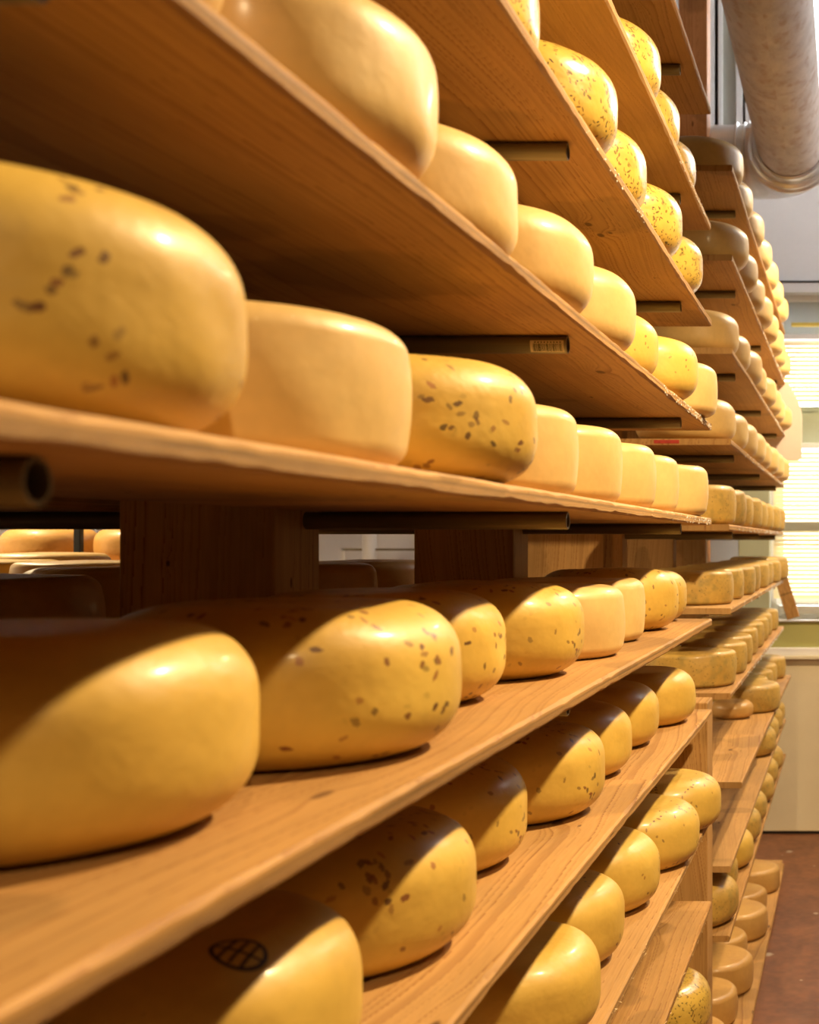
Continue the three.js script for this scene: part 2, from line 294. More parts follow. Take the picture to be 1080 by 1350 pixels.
function wheel(shape, kind, X, h, Z, label, group, scale = 1, tilt = 0) {
  const v = wheelCount++ % 5; reseed(9000 + wheelCount);
  const m = topMesh('cheese_wheel', shapeGeo(shape, v), M[kind], label, 'cheese', group);
  m.position.copy(P(X, h, Z)); m.rotation.y = rr(0, Math.PI * 2); m.scale.setScalar(scale);
  return m;
}
// a row of wheels: entries [X, Z, shape, kind, scale]; counted from the gap between the two racks
function row(list, h, shelfText, group, fromGapLast) {
  const n = list.length, out = [];
  list.forEach(([X, Z, shape, kind, sc], i) => {
    const k = fromGapLast ? n - i : i + 1;
    out.push(wheel(shape, kind, X, h + 0.0012, Z, `${LOOK[kind]}, ${ORD[k]} from rack gap, ${shelfText}`, group, sc ?? 1));
  });
  return out;
}

// ---------------------------------------------------------------- the room
const ZW = 9.0;                                         // end wall
structure('floor', uvMetres(boxG(5.2, -2.6, FLOOR - 0.15, FLOOR, -3.2, ZW + 0.3), 0.5, 0.5), floorMat, 'reddish brown stained concrete floor', 'floor');
structure('ceiling', uvMetres(boxG(5.2, -2.6, 4.3, 4.5, -3.2, ZW + 0.3), 0.5, 0.5), ceilMat, 'dull pale ceiling high above the racks', 'ceiling');
structure('wall_left', uvMetres(boxG(5.2, 5.0, FLOOR, 4.3, -3.2, ZW + 0.3), 0.5, 0.5), wallMat, 'white wall beyond the back aisle', 'wall');
structure('wall_right', uvMetres(mergeGeometries([boxG(-2.4, -2.6, FLOOR, 4.3, -3.2, 6.0), boxG(-2.4, -2.6, FLOOR, 2.3, 6.0, 8.8), boxG(-2.4, -2.6, 4.15, 4.3, 6.0, 8.8), boxG(-2.4, -2.6, FLOOR, 4.3, 8.8, ZW + 0.3)]), 0.5, 0.5), wallSideMat, 'brownish wall along the aisle', 'wall');
structure('wall_back', uvMetres(boxG(5.0, -2.4, FLOOR, 4.3, -3.2, -3.0), 0.5, 0.5), wallSideMat, 'brownish wall at the aisle start', 'wall');
{ // end wall with two openings
  const z0 = ZW, z1 = ZW + 0.25, g = [
    boxG(5.0, 1.01, FLOOR, 4.3, z0, z1), boxG(1.01, -2.4, 1.73, 2.86, z0, z1), boxG(1.01, 0.52, FLOOR, 1.73, z0, z1), boxG(0.52, -0.2, FLOOR, -0.44, z0, z1),
    boxG(-0.2, -2.4, FLOOR, 1.73, z0, z1), boxG(0.15, -2.4, 2.86, 4.3, z0, z1), boxG(1.01, 0.15, 3.95, 4.3, z0, z1)];
  structure('wall_far', uvMetres(mergeGeometries(g), 0.5, 0.5), wallMat, 'white end wall with tall windows', 'wall');
}
structure('trim_1', boxG(0.62, -2.4, 1.73, 1.80, ZW - 0.04, ZW, 0.004), whitePaint, 'white ledge across the end wall above the blinds', 'trim');
structure('trim_2', boxG(0.62, -2.4, 1.80, 1.812, ZW - 0.045, ZW, 0), blackMat, 'thin dark line above the white ledge', 'trim');

// ---------------------------------------------------------------- windows
const glass = new THREE.MeshPhysicalMaterial({ color: 0xffffff, transmission: 1, thickness: 0, roughness: 0.05, ior: 1.5 });
const greyPane = new THREE.MeshPhysicalMaterial({ color: new THREE.Color().setRGB(0.55, 0.58, 0.56), roughness: 0.5, transmission: 0.12, thickness: 0 });
const slatMat = new THREE.MeshPhysicalMaterial({ color: new THREE.Color().setRGB(0.92, 0.80, 0.52), roughness: 0.8, transmission: 0.25, thickness: 0 });
{
  const w = new THREE.Group(); w.name = 'window_1'; w.userData = { kind: 'structure', label: 'bright end window with horizontal blinds', category: 'window' }; scene.add(w);
  mesh('pane', boxG(0.52, -0.2, -0.44, 1.73, ZW + 0.12, ZW + 0.125), glass, w);
  for (const [a, b] of [[-0.44, -0.39], [0.66, 0.95], [1.38, 1.44], [1.69, 1.73]]) mesh('window_frame', boxG(0.52, -0.2, a, b, ZW + 0.06, ZW + 0.18, 0.004), a > 0.6 && a < 0.7 ? greenPaint : whitePaint, w);
  for (const x of [0.52, -0.16]) mesh('window_frame', boxG(x, x - 0.04, -0.44, 1.73, ZW + 0.07, ZW + 0.17, 0.004), whitePaint, w);
  mesh('upper_pane', boxG(0.48, -0.16, 1.44, 1.69, ZW + 0.10, ZW + 0.112), greyPane, w);
  const s = mesh('window_sill', boxG(0.5, -0.25, -0.50, -0.44, ZW - 0.16, ZW + 0.08, 0.006), galv, w);
  s.userData.label = 'bluish grey metal sill';
}
{
  const b = topGroup('window_blind', 'cream horizontal slat blind covering the lower end window', 'blind');
  const g = new THREE.BoxGeometry(0.78, 0.0012, 0.030); g.rotateX(1.1);
  for (let i = 0; i < 34; i++) { const m = mesh('slat', g, slatMat, b); m.position.copy(P(0.15, -0.38 + i * 0.03, ZW - 0.06)); }
  mesh('head_rail', boxG(0.54, -0.24, 0.645, 0.68, ZW - 0.085, ZW - 0.035, 0.004), whitePaint, b);
  for (const x of [0.40, -0.12]) mesh('ladder_cord', new THREE.CylinderGeometry(0.0015, 0.0015, 1.06, 6).translate(...P(x, 0.12, ZW - 0.06).toArray()), whitePaint, b);
}
{
  const b = topGroup('window_blind', 'cream slat blind hanging in the upper half of the end window', 'blind');
  const g = new THREE.BoxGeometry(0.78, 0.0012, 0.030); g.rotateX(1.1);
  for (let i = 0; i < 14; i++) { const m = mesh('slat', g, slatMat, b); m.position.copy(P(0.15, 0.98 + i * 0.03, ZW - 0.06)); }
  mesh('head_rail', boxG(0.54, -0.24, 1.40, 1.435, ZW - 0.085, ZW - 0.035, 0.004), whitePaint, b);
  for (const x of [0.40, -0.12]) mesh('ladder_cord', new THREE.CylinderGeometry(0.0015, 0.0015, 0.46, 6).translate(...P(x, 1.19, ZW - 0.06).toArray()), whitePaint, b);
}
topMesh('metal_rail', boxG(0.52, -2.4, 0.072, 0.137, ZW - 0.17, ZW - 0.12, 0.006), noisyMat(41, [0.40, 0.40, 0.34], 0.08, { roughness: 0.4, metalness: 0.4 }, 128, 4), 'grey metal rail running across the blinds', 'rail');
topMesh('yellow_rail', boxG(0.42, -2.4, 1.50, 1.525, ZW - 0.03, ZW + 0.02, 0.006), noisyMat(42, [0.75, 0.55, 0.10], 0.05, { roughness: 0.5 }, 128, 4), 'thin yellow strip across the grey upper window', 'strip');
{
  const w = new THREE.Group(); w.name = 'window_2'; w.userData = { kind: 'structure', label: 'high window with white frames behind the duct', category: 'window' }; scene.add(w);
  mesh('pane', boxG(1.01, 0.15, 2.86, 3.95, ZW + 0.14, ZW + 0.145), glass, w);
  for (const [a, b] of [[1.01, 0.962], [0.935, 0.905], [0.81, 0.765], [0.745, 0.71], [0.19, 0.15]]) mesh('window_frame', boxG(a, b, 2.86, 3.95, ZW + 0.02, ZW + 0.18, 0.004), whitePaint, w);
  for (const [a, b] of [[2.86, 2.90], [3.91, 3.95]]) mesh('window_frame', boxG(1.01, 0.15, a, b, ZW + 0.08, ZW + 0.19, 0.004), whitePaint, w);
  mesh('shutter_panel', boxG(0.905, 0.81, 2.9, 3.91, ZW + 0.07, ZW + 0.10, 0.003), noisyMat(43, [0.55, 0.56, 0.50], 0.04, { roughness: 0.6 }, 128, 4), w);
  for (const [a, b] of [[0.962, 0.935], [0.765, 0.745]]) mesh('dark_seal', boxG(a, b, 2.9, 3.91, ZW + 0.12, ZW + 0.13), blackMat, w);
}

{
  const w = new THREE.Group(); w.name = 'window_3'; w.userData = { kind: 'structure', label: 'high daylight window in the aisle wall', category: 'window' }; scene.add(w);
  mesh('pane', boxG(-2.49, -2.495, 2.3, 4.15, 6.0, 8.8), glass, w);
  for (const z of [6.0, 7.38, 8.76]) mesh('window_frame', boxG(-2.44, -2.54, 2.3, 4.15, z, z + 0.04, 0.004), whitePaint, w);
  for (const h of [2.3, 4.11]) mesh('window_frame', boxG(-2.44, -2.54, h, h + 0.04, 6.0, 8.8, 0.004), whitePaint, w);
}

// ---------------------------------------------------------------- end of the aisle
structure('trim_3', uvMetres(boxG(0.75, 0.545, FLOOR, 1.0, 8.55, 8.75, 0.006)), greenPaint, 'grey-green painted pillar left of the end window', 'pillar');
{
  const c = topGroup('low_cabinet', 'cream low cabinet with a greenish glass upstand below the end window', 'cabinet');
  mesh('body', uvMetres(boxG(0.75, -1.1, FLOOR + 0.02, -0.775, 8.5, 8.85, 0.006)), creamPanel, c);
  mesh('plinth', boxG(0.75, -1.1, FLOOR, FLOOR + 0.02, 8.52, 8.84), blackMat, c);
  mesh('ledge', boxG(0.77, -1.12, -0.775, -0.752, 8.47, 8.86, 0.005), creamPanel, c);
  mesh('ledge', boxG(0.76, -1.11, -0.752, -0.70, 8.49, 8.86, 0.005), whitePaint, c);
  mesh('glass_upstand', boxG(0.75, -1.1, -0.70, -0.53, 8.52, 8.545, 0.003), new THREE.MeshPhysicalMaterial({ color: new THREE.Color().setRGB(0.56, 0.54, 0.22), roughness: 0.25, transmission: 0.35, thickness: 0 }), c);
  mesh('upstand_rail', boxG(0.75, -1.1, -0.53, -0.518, 8.505, 8.56, 0.003), galv, c);
}
{ // timber leaning on the cabinet rail
  const g = new RoundedBoxGeometry(0.085, 0.34, 0.045, 2, 0.004), m = topMesh('timber_offcut', g, woodMats[1], 'short rough timber leaning in front of the bright blinds', 'timber');
  m.position.copy(P(0.435, -0.344, 8.535)); m.rotation.z = 0.30; m.rotation.x = 0.0;
}
{ // pale plastic sheet at the end of the window rack
  const s = new THREE.Shape(); s.moveTo(-0.16, -0.23); s.lineTo(0.10, -0.23); s.quadraticCurveTo(0.125, -0.23, 0.125, -0.2); s.lineTo(0.125, 0.02); s.bezierCurveTo(0.12, 0.12, 0.08, 0.17, 0.04, 0.24); s.lineTo(-0.16, 0.24); s.closePath();
  const m = topMesh('plastic_sheet', new THREE.ExtrudeGeometry(s, { depth: 0.006, bevelEnabled: true, bevelSize: 0.002, bevelThickness: 0.002, bevelSegments: 2 }), noisyMat(44, [0.74, 0.62, 0.56], 0.04, { roughness: 0.6 }, 128, 3), 'pale pinkish sheet hanging from the window end of the rack', 'sheet');
  m.position.copy(P(0.425, 0.72, 7.7485));
}

// ---------------------------------------------------------------- ducts
{
  const d = topGroup('ventilation_duct', 'brownish round duct under the roof joining a shiny silver elbow', 'duct');
  const r = 0.205, hy = 2.43, x = 0.375, R = 0.30, zE = 7.95;
  const tubeZ = new THREE.CylinderGeometry(r, r, zE + 2.4 - 0.02, 64, 1, true); tubeZ.rotateX(Math.PI / 2); tubeZ.translate(...P(x, hy, (zE - 2.4) / 2 - 0.02).toArray());
  { const uv = tubeZ.attributes.uv; for (let i = 0; i < uv.count; i++) uv.setXY(i, uv.getX(i) * 1, uv.getY(i) * 7); }
  mesh('duct_run', tubeZ, ductMat, d);
  // elbow: from +z direction to the left (-x)
  class Arc extends THREE.Curve { getPoint(t, o = new THREE.Vector3()) { const a = t * Math.PI / 2; return o.copy(P(x + R - R * Math.cos(a), hy, zE + R * Math.sin(a))); } }
  { const g = new THREE.TubeGeometry(new Arc(), 5, 1, 56, false), p = g.attributes.position, c = new Arc(); let k = 0;      // segmented elbow, narrowing towards the branch
    for (let i = 0; i <= 5; i++) { const o = c.getPoint(i / 5), rad = 0.275 - 0.045 * i / 5; for (let j = 0; j <= 56; j++, k++) { p.setXYZ(k, o.x + (p.getX(k) - o.x) * rad, o.y + (p.getY(k) - o.y) * rad, o.z + (p.getZ(k) - o.z) * rad); } }
    g.computeVertexNormals(); mesh('elbow', g, galv, d); }
  const lathe = (pts, n) => { const g = new THREE.LatheGeometry(pts.map(([a, b]) => new THREE.Vector2(a, b)), 64); g.rotateX(Math.PI / 2); g.translate(...P(x, hy, zE).toArray()); mesh(n, g, galv, d); };
  lathe([[0.208, 0.10], [0.226, 0.10], [0.226, 0.06], [0.238, 0.055], [0.238, 0.03]], 'sleeve');
  lathe([[0.238, 0.045], [0.262, 0.04], [0.266, 0.02], [0.262, 0.005], [0.28, 0.0], [0.284, -0.02], [0.276, -0.03]], 'collar');
  const lx = x + R, len = 4.9 - lx; const tubeX = new THREE.CylinderGeometry(0.225, 0.225, len, 48, 1, true); tubeX.rotateZ(Math.PI / 2); tubeX.translate(...P(lx + len / 2, hy, zE + R).toArray()); mesh('branch_run', tubeX, galv, d);
  for (const q of [0.0, 0.05]) { const g = new THREE.TorusGeometry(0.232, 0.010, 10, 64); g.rotateY(Math.PI / 2); g.translate(...P(lx + q, hy, zE + R).toArray()); mesh('collar', g, galv, d); }
  for (let z = -1.5; z < 7; z += 2.8) { const g = new THREE.CylinderGeometry(0.004, 0.004, 4.3 - hy - r + 0.01, 8); g.translate(...P(x, (4.3 + hy + r) / 2, z).toArray()); mesh('hanger_rod', g, galv, d); }
}
topMesh('wooden_column', postGeo(1.06, 0.885, FLOOR, 4.3, 7.9, 8.08, 1.2), (() => { const m = woodMats[2].clone(); m.color.setRGB(1.0, 0.74, 0.66); return m; })(), 'tall brown wooden column in front of the silver branch duct', 'column');

// ---------------------------------------------------------------- the racks
function pipeGeo(X0, X1, h, Z, r) {
  const L = X1 - X0, a = r, b = r * 0.80, pts = [[b, -L / 2], [a * 0.97, -L / 2], [a, -L / 2 + 0.001], [a, L / 2 - 0.001], [a * 0.97, L / 2], [b, L / 2], [b, -L / 2]].map(([x, y]) => new THREE.Vector2(x, y));
  const g = new THREE.LatheGeometry(pts, 28); g.computeVertexNormals(); const g2 = g.toNonIndexed(); g2.computeVertexNormals();
  const n = g2.attributes.normal, p = g2.attributes.position;      // smooth round the axis
  for (let i = 0; i < n.count; i++) { const rad = Math.hypot(p.getX(i), p.getZ(i)), ny = n.getY(i); if (Math.abs(ny) < 0.3) { const s = (n.getX(i) * p.getX(i) + n.getZ(i) * p.getZ(i)) > 0 ? 1 : -1; n.setXYZ(i, s * p.getX(i) / rad, 0, s * p.getZ(i) / rad); } }
  g2.rotateZ(Math.PI / 2); g2.translate(...P((X0 + X1) / 2, h, Z).toArray()); return g2;
}
const T = 0.021, PR = 0.0138, WB = 0.425;
const FRONT = { name: 'front rack', Z0: 0.30, Z1: 3.73, boards: [ // top height, front edge X, start, end
  [1.257, 0.407], [0.922, 0.407], [0.643, 0.405], [0.342, 0.405], [0.068, 0.405], [-0.223, 0.405], [-0.485, 0.405], [-0.79, 0.405], [-1.04, 0.405], [-1.31, 0.405]] };
const WINDOW = { name: 'window rack', Z0: 4.32, Z1: 7.74, boards: [
  [1.262, 0.40], [0.962, 0.40], [0.650, 0.40], [0.345, 0.405], [0.058, 0.41], [-0.226, 0.41], [-0.508, 0.405], [-0.815, 0.372], [-1.075, 0.40], [-1.29, 0.40], [-1.845, 0.385]] };
const boardObj = {};
function buildRack(rk, key, posts, pipeBack, postTop) {
  const g = topGroup('shelving_rack', key === 'F' ? 'dark wooden rack uprights with steel pipes, one carrying a barcode sticker' : 'wooden rack uprights with steel pipes standing before the end window', 'rack');
  for (const [X0, X1, Z, dz] of posts) mesh('upright', postGeo(X1, X0, FLOOR, postTop, Z - dz, Z + 0.05, Z), woodMats[Math.round(Z * 10) % 3], g);
  rk.boards.forEach(([h, xf], i) => {
    const last = key === 'W' && i === 10;
    for (const [, X1, Z] of posts) {
      if (!last) { const q = mesh('pipe', pipeGeo(xf + 0.037, pipeBack, h - T - PR - 0.0005, Z, PR), steel, g);
        if (key === 'F' && i === 3 && Z > 1.5 && Z < 2.5) sticker(q, xf, h - T - PR, Z); }
      else mesh('floor_block', boxG(xf + 0.02, xf + WB - 0.02, FLOOR, h - T - 0.0005, Z - 0.04, Z + 0.04, 0.004), woodMats[2], g);
    }
    const z0 = rk.Z0 + (rk.dz?.[i]?.[0] ?? 0), z1 = rk.Z1 + (rk.dz?.[i]?.[1] ?? 0);
    const b = topMesh('shelf_board', boardGeo(WB, T, z1 - z0, i * 3 + (key === 'F' ? 0 : 50), hash2(i, 3, key === 'F' ? 1 : 2)), woodMats[(i * 2 + (key === 'F' ? 0 : 1)) % 3], `worn pine shelf board, ${ORD[i + 1]} from the top of the ${rk.name}`, 'shelf', `shelf boards of the ${rk.name}`);
    b.position.copy(P(xf + WB / 2, h - T / 2, (z0 + z1) / 2)); boardObj[key + i] = { b, h, xf, z0, z1 };
  });
  return g;
}
function sticker(parent, xf, h, Z) {
  const c = document.createElement('canvas'); c.width = 256; c.height = 128; const x = c.getContext('2d'); x.fillStyle = '#cbb98f'; x.fillRect(0, 0, 256, 128); x.fillStyle = '#2a2016'; reseed(77);
  for (let p = 14; p < 240;) { const w = 2 + Math.floor(rnd() * 6); x.fillRect(p, 12, w, 84); p += w + 2 + Math.floor(rnd() * 6); }
  for (let i = 0; i < 9; i++) x.fillRect(20 + i * 24, 104, 12, 12);
  const t = new THREE.CanvasTexture(c); t.colorSpace = THREE.SRGBColorSpace;
  const g = new THREE.CylinderGeometry(PR + 0.0006, PR + 0.0006, 0.052, 20, 1, true, -1.1, 1.4); const uv = g.attributes.uv; for (let i = 0; i < uv.count; i++) uv.setXY(i, uv.getY(i), 1 - uv.getX(i));
  g.rotateZ(Math.PI / 2); g.translate(...P(xf + 0.037 + 0.03, h, Z).toArray());
  const m = mesh('barcode_sticker', g, new THREE.MeshStandardMaterial({ map: t, roughness: 0.7, side: THREE.DoubleSide }), parent); m.userData.label = 'small worn barcode sticker';
}
WINDOW.dz = { 5: [0.06, 0], 7: [0.05, 0.15], 8: [-0.05, 0.1], 9: [-0.1, 0.1], 10: [0, -0.35] };
buildRack(FRONT, 'F', [[0.85, 1.08, 0.70, 0.11], [0.85, 1.08, 2.01, 0.11], [0.85, 1.10, 3.34, 0.10]], 1.74, 1.75);
buildRack(WINDOW, 'W', [[0.85, 1.30, 4.84, 0.06], [0.85, 1.12, 6.2, 0.05], [0.845, 1.06, 7.52, 0.05]], 1.02, 1.5);
topMesh('end_plank', postGeo(0.60, 0.425, FLOOR, -0.475, 3.80, 3.94, 0.4), woodMats[0], 'short upright plank standing in the gap between the racks', 'plank');
{ // red mark on the end of a board
  const { h, xf, z0, b } = boardObj.W3; const g = new RoundedBoxGeometry(0.085, 0.012, 0.002, 1, 0.0009); const p = P(0.62, h - T / 2, z0 - 0.001).sub(b.position); g.translate(p.x, p.y, p.z);
  mesh('red_mark', g, redMat, b).userData.label = 'faded red paint mark';
}
// crusted whitish residue and splinters along some front edges
function edgeBits(key, name, mat, n, za, zb, size, long) {
  const { b, h, xf } = boardObj[key], parts = []; reseed(n + key.charCodeAt(1) * 31);
  for (let i = 0; i < n; i++) {
    const s = rr(0.4, 1) * size, Z = za + (zb - za) * Math.sqrt(rnd()), g = long ? new THREE.TetrahedronGeometry(1) : new THREE.IcosahedronGeometry(1, 0);
    long ? g.scale(s * 0.12, s * 0.12, s) : g.scale(s * 0.5, s * 0.8, s * rr(0.8, 2)); if (long) g.rotateX(rr(-0.7, 0.7)), g.rotateY(rr(-0.6, 0.6));
    const p = P(xf + rr(-0.001, 0.002), h - rr(0.004, T - 0.001), Z).sub(b.position); g.translate(p.x, p.y, p.z); parts.push(g);
  }
  const m = mesh(name, mergeGeometries(parts), mat, b); m.userData.kind = 'stuff';
}
edgeBits('F3', 'mould_crust', whiteCrust, 200, 2.5, 3.72, 0.0032); edgeBits('F4', 'mould_crust', whiteCrust, 110, 2.7, 3.72, 0.003); edgeBits('F2', 'mould_crust', whiteCrust, 40, 1.9, 2.6, 0.003); edgeBits('F1', 'mould_crust', whiteCrust, 50, 2.9, 3.6, 0.003);
for (const k of ['W1', 'W2', 'W3', 'W4', 'W5', 'W6']) edgeBits(k, 'mould_crust', whiteCrust, 150, 4.5, 7.7, 0.0048);
edgeBits('F7', 'splinters', splinterMat, 90, 1.6, 3.5, 0.012, true); edgeBits('F8', 'splinters', splinterMat, 60, 2.4, 3.7, 0.010, true); edgeBits('F4', 'splinters', splinterMat, 30, 1.2, 3.7, 0.01, true);

// ---------------------------------------------------------------- cheeses on the front rack
const FR = (i) => FRONT.boards[i][0], WR = (i) => WINDOW.boards[i][0];
const on = (n, r) => n === 'lowest' ? `lowest board of ${r} rack` : n === 'top' ? `top shelf of ${r} rack` : `${n} shelf down of ${r} rack`;
row([[0.576, 2.70, 'mid', 'herb'], [0.585, 3.07, 'mid', 'herb'], [0.594, 3.45, 'mid', 'herb']], FR(1), on('second', 'front'), 'herb wheels high on the front rack', true);
row([[0.60, 1.74, 'mid', 'herb'], [0.566, 2.14, 'round', 'herb'], [0.578, 2.53, 'round', 'herb'], [0.561, 2.93, 'round', 'herb'], [0.562, 3.36, 'mid', 'herb']], FR(2), on('third', 'front'), 'herb wheels on the third front shelf', true);
row([[0.591, 0.82, 'soft', 'cream'], [0.575, 1.2, 'soft', 'cream', 1.03], [0.587, 1.58, 'soft', 'cream'], [0.572, 1.96, 'soft', 'cream'], [0.57, 2.35, 'soft', 'cream'], [0.578, 2.74, 'mid', 'sparse', 0.95], [0.545, 3.14, 'round', 'sparse', 0.97], [0.542, 3.53, 'drum', 'cream']], FR(3), on('fourth', 'front'), 'wheels on the shelf above the barcode pipe', true);
const fifth = row([[0.582, 0.83, 'round', 'sparse', 1.0], [0.596, 1.205, 'drum', 'cream'], [0.562, 1.58, 'round', 'cumin', 0.98], [0.595, 1.97, 'drum', 'cream'], [0.591, 2.34, 'drum', 'cream'], [0.588, 2.72, 'drum', 'cream'], [0.59, 3.1, 'drum', 'cream'], [0.562, 3.49, 'drum', 'cream']], FR(4), on('fifth', 'front'), 'wheels on the fifth front shelf', true);
fifth[0].rotation.y = 3.8;   // a side with clustered seeds faces the aisle
row([[0.65, 0.98, 'round', 'yellow', 1.04], [0.601, 1.36, 'round', 'cumin', 1.03], [0.662, 1.79, 'round', 'cumin'], [0.625, 2.15, 'round', 'cumin'], [0.619, 2.52, 'drum', 'cream'], [0.645, 2.90, 'drum', 'cream', 1.02], [0.615, 3.27, 'round', 'cumin', 1.0], [0.64, 3.63, 'mid', 'cumin']], FR(5), on('sixth', 'front'), 'wheels on the sixth front shelf', true);
const sv = row([[0.616, 1.13, 'round', 'yellow'], [0.629, 1.52, 'round', 'cumin', 1.02], [0.666, 1.93, 'round', 'cumin'], [0.617, 2.3, 'round', 'cumin'], [0.635, 2.69, 'mid', 'yellow'], [0.635, 3.08, 'mid', 'yellow'], [0.594, 3.46, 'mid', 'yellow']], FR(6), on('seventh', 'front'), 'wheels on the seventh front shelf', true);
row([[0.581, 2.07, 'round', 'yellow'], [0.605, 2.43, 'round', 'sparse'], [0.594, 2.80, 'round', 'sparse'], [0.556, 3.18, 'mid', 'sparse', 1.02], [0.537, 3.57, 'mid', 'sparse']], FR(7), on('eighth', 'front'), 'wheels on the eighth front shelf', true);
wheel('mid', 'herb', 0.55, FR(9) + 0.0008, 3.45, 'dark-flecked yellow cheese wheel tucked under the lowest visible front board', undefined);
{ // ink stamp on the wheel with the printed mark
  const w = sv[0]; w.userData.label = 'smooth yellow cheese wheel with a round black ink stamp on its top'; 
  const c = document.createElement('canvas'); c.width = c.height = 128; const x = c.getContext('2d'); x.fillStyle = '#000'; x.fillRect(0, 0, 128, 128); x.strokeStyle = '#fff'; x.lineWidth = 9; x.beginPath(); x.ellipse(64, 64, 52, 52, 0, 0, 7); x.stroke(); x.lineWidth = 7;
  for (const p of [40, 64, 88]) { x.beginPath(); x.moveTo(p, 20); x.lineTo(p, 108); x.stroke(); } x.beginPath(); x.moveTo(14, 64); x.lineTo(114, 64); x.stroke();
  const t = new THREE.CanvasTexture(c);
  const S = SHAPES.round, prof = cheeseSurface(S).filter((q) => q[1] > S.H / 2), yAt = (r) => { if (r < prof[prof.length - 1][0]) return S.H; for (let i = prof.length - 1; i > 0; i--) { const a = prof[i], b = prof[i - 1]; if (r >= a[0] && r <= b[0]) return a[1] + (b[1] - a[1]) * (r - a[0]) / (b[0] - a[0] + 1e-9); } return S.H / 2; };
  const N = 14, size = 0.05, pos = [], uv = [], idx = [], ctr = new THREE.Vector2(0.112, 0.07); w.updateMatrixWorld(true);
  const ray = new THREE.Raycaster(); w.material.side = THREE.DoubleSide;
  for (let j = 0; j <= N; j++) for (let i = 0; i <= N; i++) {
    const u = i / N, v = j / N, o = new THREE.Vector3(w.position.x + ctr.x + (u - 0.5) * size, w.position.y + 0.4, w.position.z + ctr.y + (v - 0.5) * size);
    ray.set(o, new THREE.Vector3(0, -1, 0)); const hit = ray.intersectObject(w, false)[0]; const q = hit ? hit.point.clone() : o.clone().setY(w.position.y + yAt(0.12)); q.y += 0.0006; w.worldToLocal(q);
    pos.push(q.x, q.y, q.z); uv.push(u, v);
  }
  w.material.side = THREE.FrontSide;
  for (let j = 0; j < N; j++) for (let i = 0; i < N; i++) { const a = j * (N + 1) + i; idx.push(a, a + N + 1, a + 1, a + 1, a + N + 1, a + N + 2); }
  const g = new THREE.BufferGeometry(); g.setAttribute('position', new THREE.Float32BufferAttribute(pos, 3)); g.setAttribute('uv', new THREE.Float32BufferAttribute(uv, 2)); g.setIndex(idx); g.computeVertexNormals();
  mesh('ink_stamp', g, new THREE.MeshStandardMaterial({ color: new THREE.Color().setRGB(0.03, 0.028, 0.02), roughness: 0.6, alphaMap: t, transparent: true }), w).userData.label = 'round black ink stamp';
}

// ---------------------------------------------------------------- cheeses on the window rack
const line = (n, z0, z1, xa, xb, shape, kind, seed) => { reseed(seed); return Array.from({ length: n }, (_, i) => [xa + (xb - xa) * i / Math.max(1, n - 1) + rr(-0.008, 0.008), z0 + (z1 - z0) * i / Math.max(1, n - 1) + (i && i < n - 1 ? rr(-0.015, 0.015) : 0), shape, kind]); };
row(line(7, 4.60, 7.42, 0.565, 0.53, 'soft', 'cream', 61), WR(0), on('top', 'window'), 'cream wheels on the top window shelf');
row(line(8, 4.56, 7.54, 0.545, 0.53, 'soft', 'cream', 62), WR(1), on('second', 'window'), 'cream wheels on the second window shelf');
row(line(8, 4.54, 7.54, 0.565, 0.53, 'soft', 'cream', 63), WR(2), on('third', 'window'), 'cream wheels on the third window shelf');
row(line(8, 4.50, 7.54, 0.578, 0.54, 'soft', 'cream', 64), WR(3), on('fourth', 'window'), 'cream wheels on the fourth window shelf');
row(line(8, 4.52, 7.50, 0.585, 0.56, 'drum', 'rind', 65), WR(4), on('fifth', 'window'), 'mottled wheels on the fifth window shelf');
row([...line(7, 4.70, 7.12, 0.60, 0.57, 'slab', 'rind', 66), [0.545, 7.56, 'drum', 'rind']], WR(5), on('sixth', 'window'), 'mottled wheels on the sixth window shelf');
row(line(8, 4.60, 7.42, 0.585, 0.60, 'slab', 'rind', 67), WR(6), on('seventh', 'window'), 'mottled wheels on the seventh window shelf');
wheel('small', 'orange', 0.555, WR(7) + 0.0008, 5.97, 'small orange cheese wheel beside a mottled one on a half-empty board', undefined);
row([[0.515, 6.24, 'drum', 'rind', 0.98], [0.60, 6.62, 'slab', 'rind'], [0.60, 6.99, 'slab', 'rind'], [0.60, 7.35, 'slab', 'rind'], [0.56, 7.72, 'drum', 'rind', 0.95]].slice(0, 5), WR(7), on('eighth', 'window'), 'mottled wheels on the half-empty window shelf');
row([[0.555, 6.52, 'mid', 'rind', 1], [0.565, 6.90, 'mid', 'rind'], [0.56, 7.28, 'mid', 'rind'], [0.56, 7.64, 'mid', 'rind', 0.95]], WR(8), on('ninth', 'window'), 'wheels on the ninth window shelf');
row([[0.56, 4.40, 'mid', 'rind'], [0.595, 4.77, 'mid', 'rind'], [0.565, 5.14, 'mid', 'yellow'], [0.565, 5.56, 'mid', 'rind'], [0.565, 5.94, 'mid', 'rind'], [0.56, 6.4, 'mid', 'rind'], [0.565, 6.85, 'mid', 'rind'], [0.56, 7.25, 'mid', 'rind']], WR(9), on('tenth', 'window'), 'wheels on the tenth window shelf');
row([[0.60, 4.62, 'low', 'orange', 0.95], [0.60, 4.97, 'drum', 'orange', 0.92], [0.58, 5.33, 'drum', 'orange', 1.0], [0.61, 5.72, 'low', 'orange', 0.92], [0.56, 6.06, 'drum', 'orange', 0.95], [0.57, 6.45, 'low', 'orange', 0.92], [0.54, 6.85, 'drum', 'orange', 0.92]], WR(10), on('lowest', 'window'), 'orange wheels on the lowest window board');

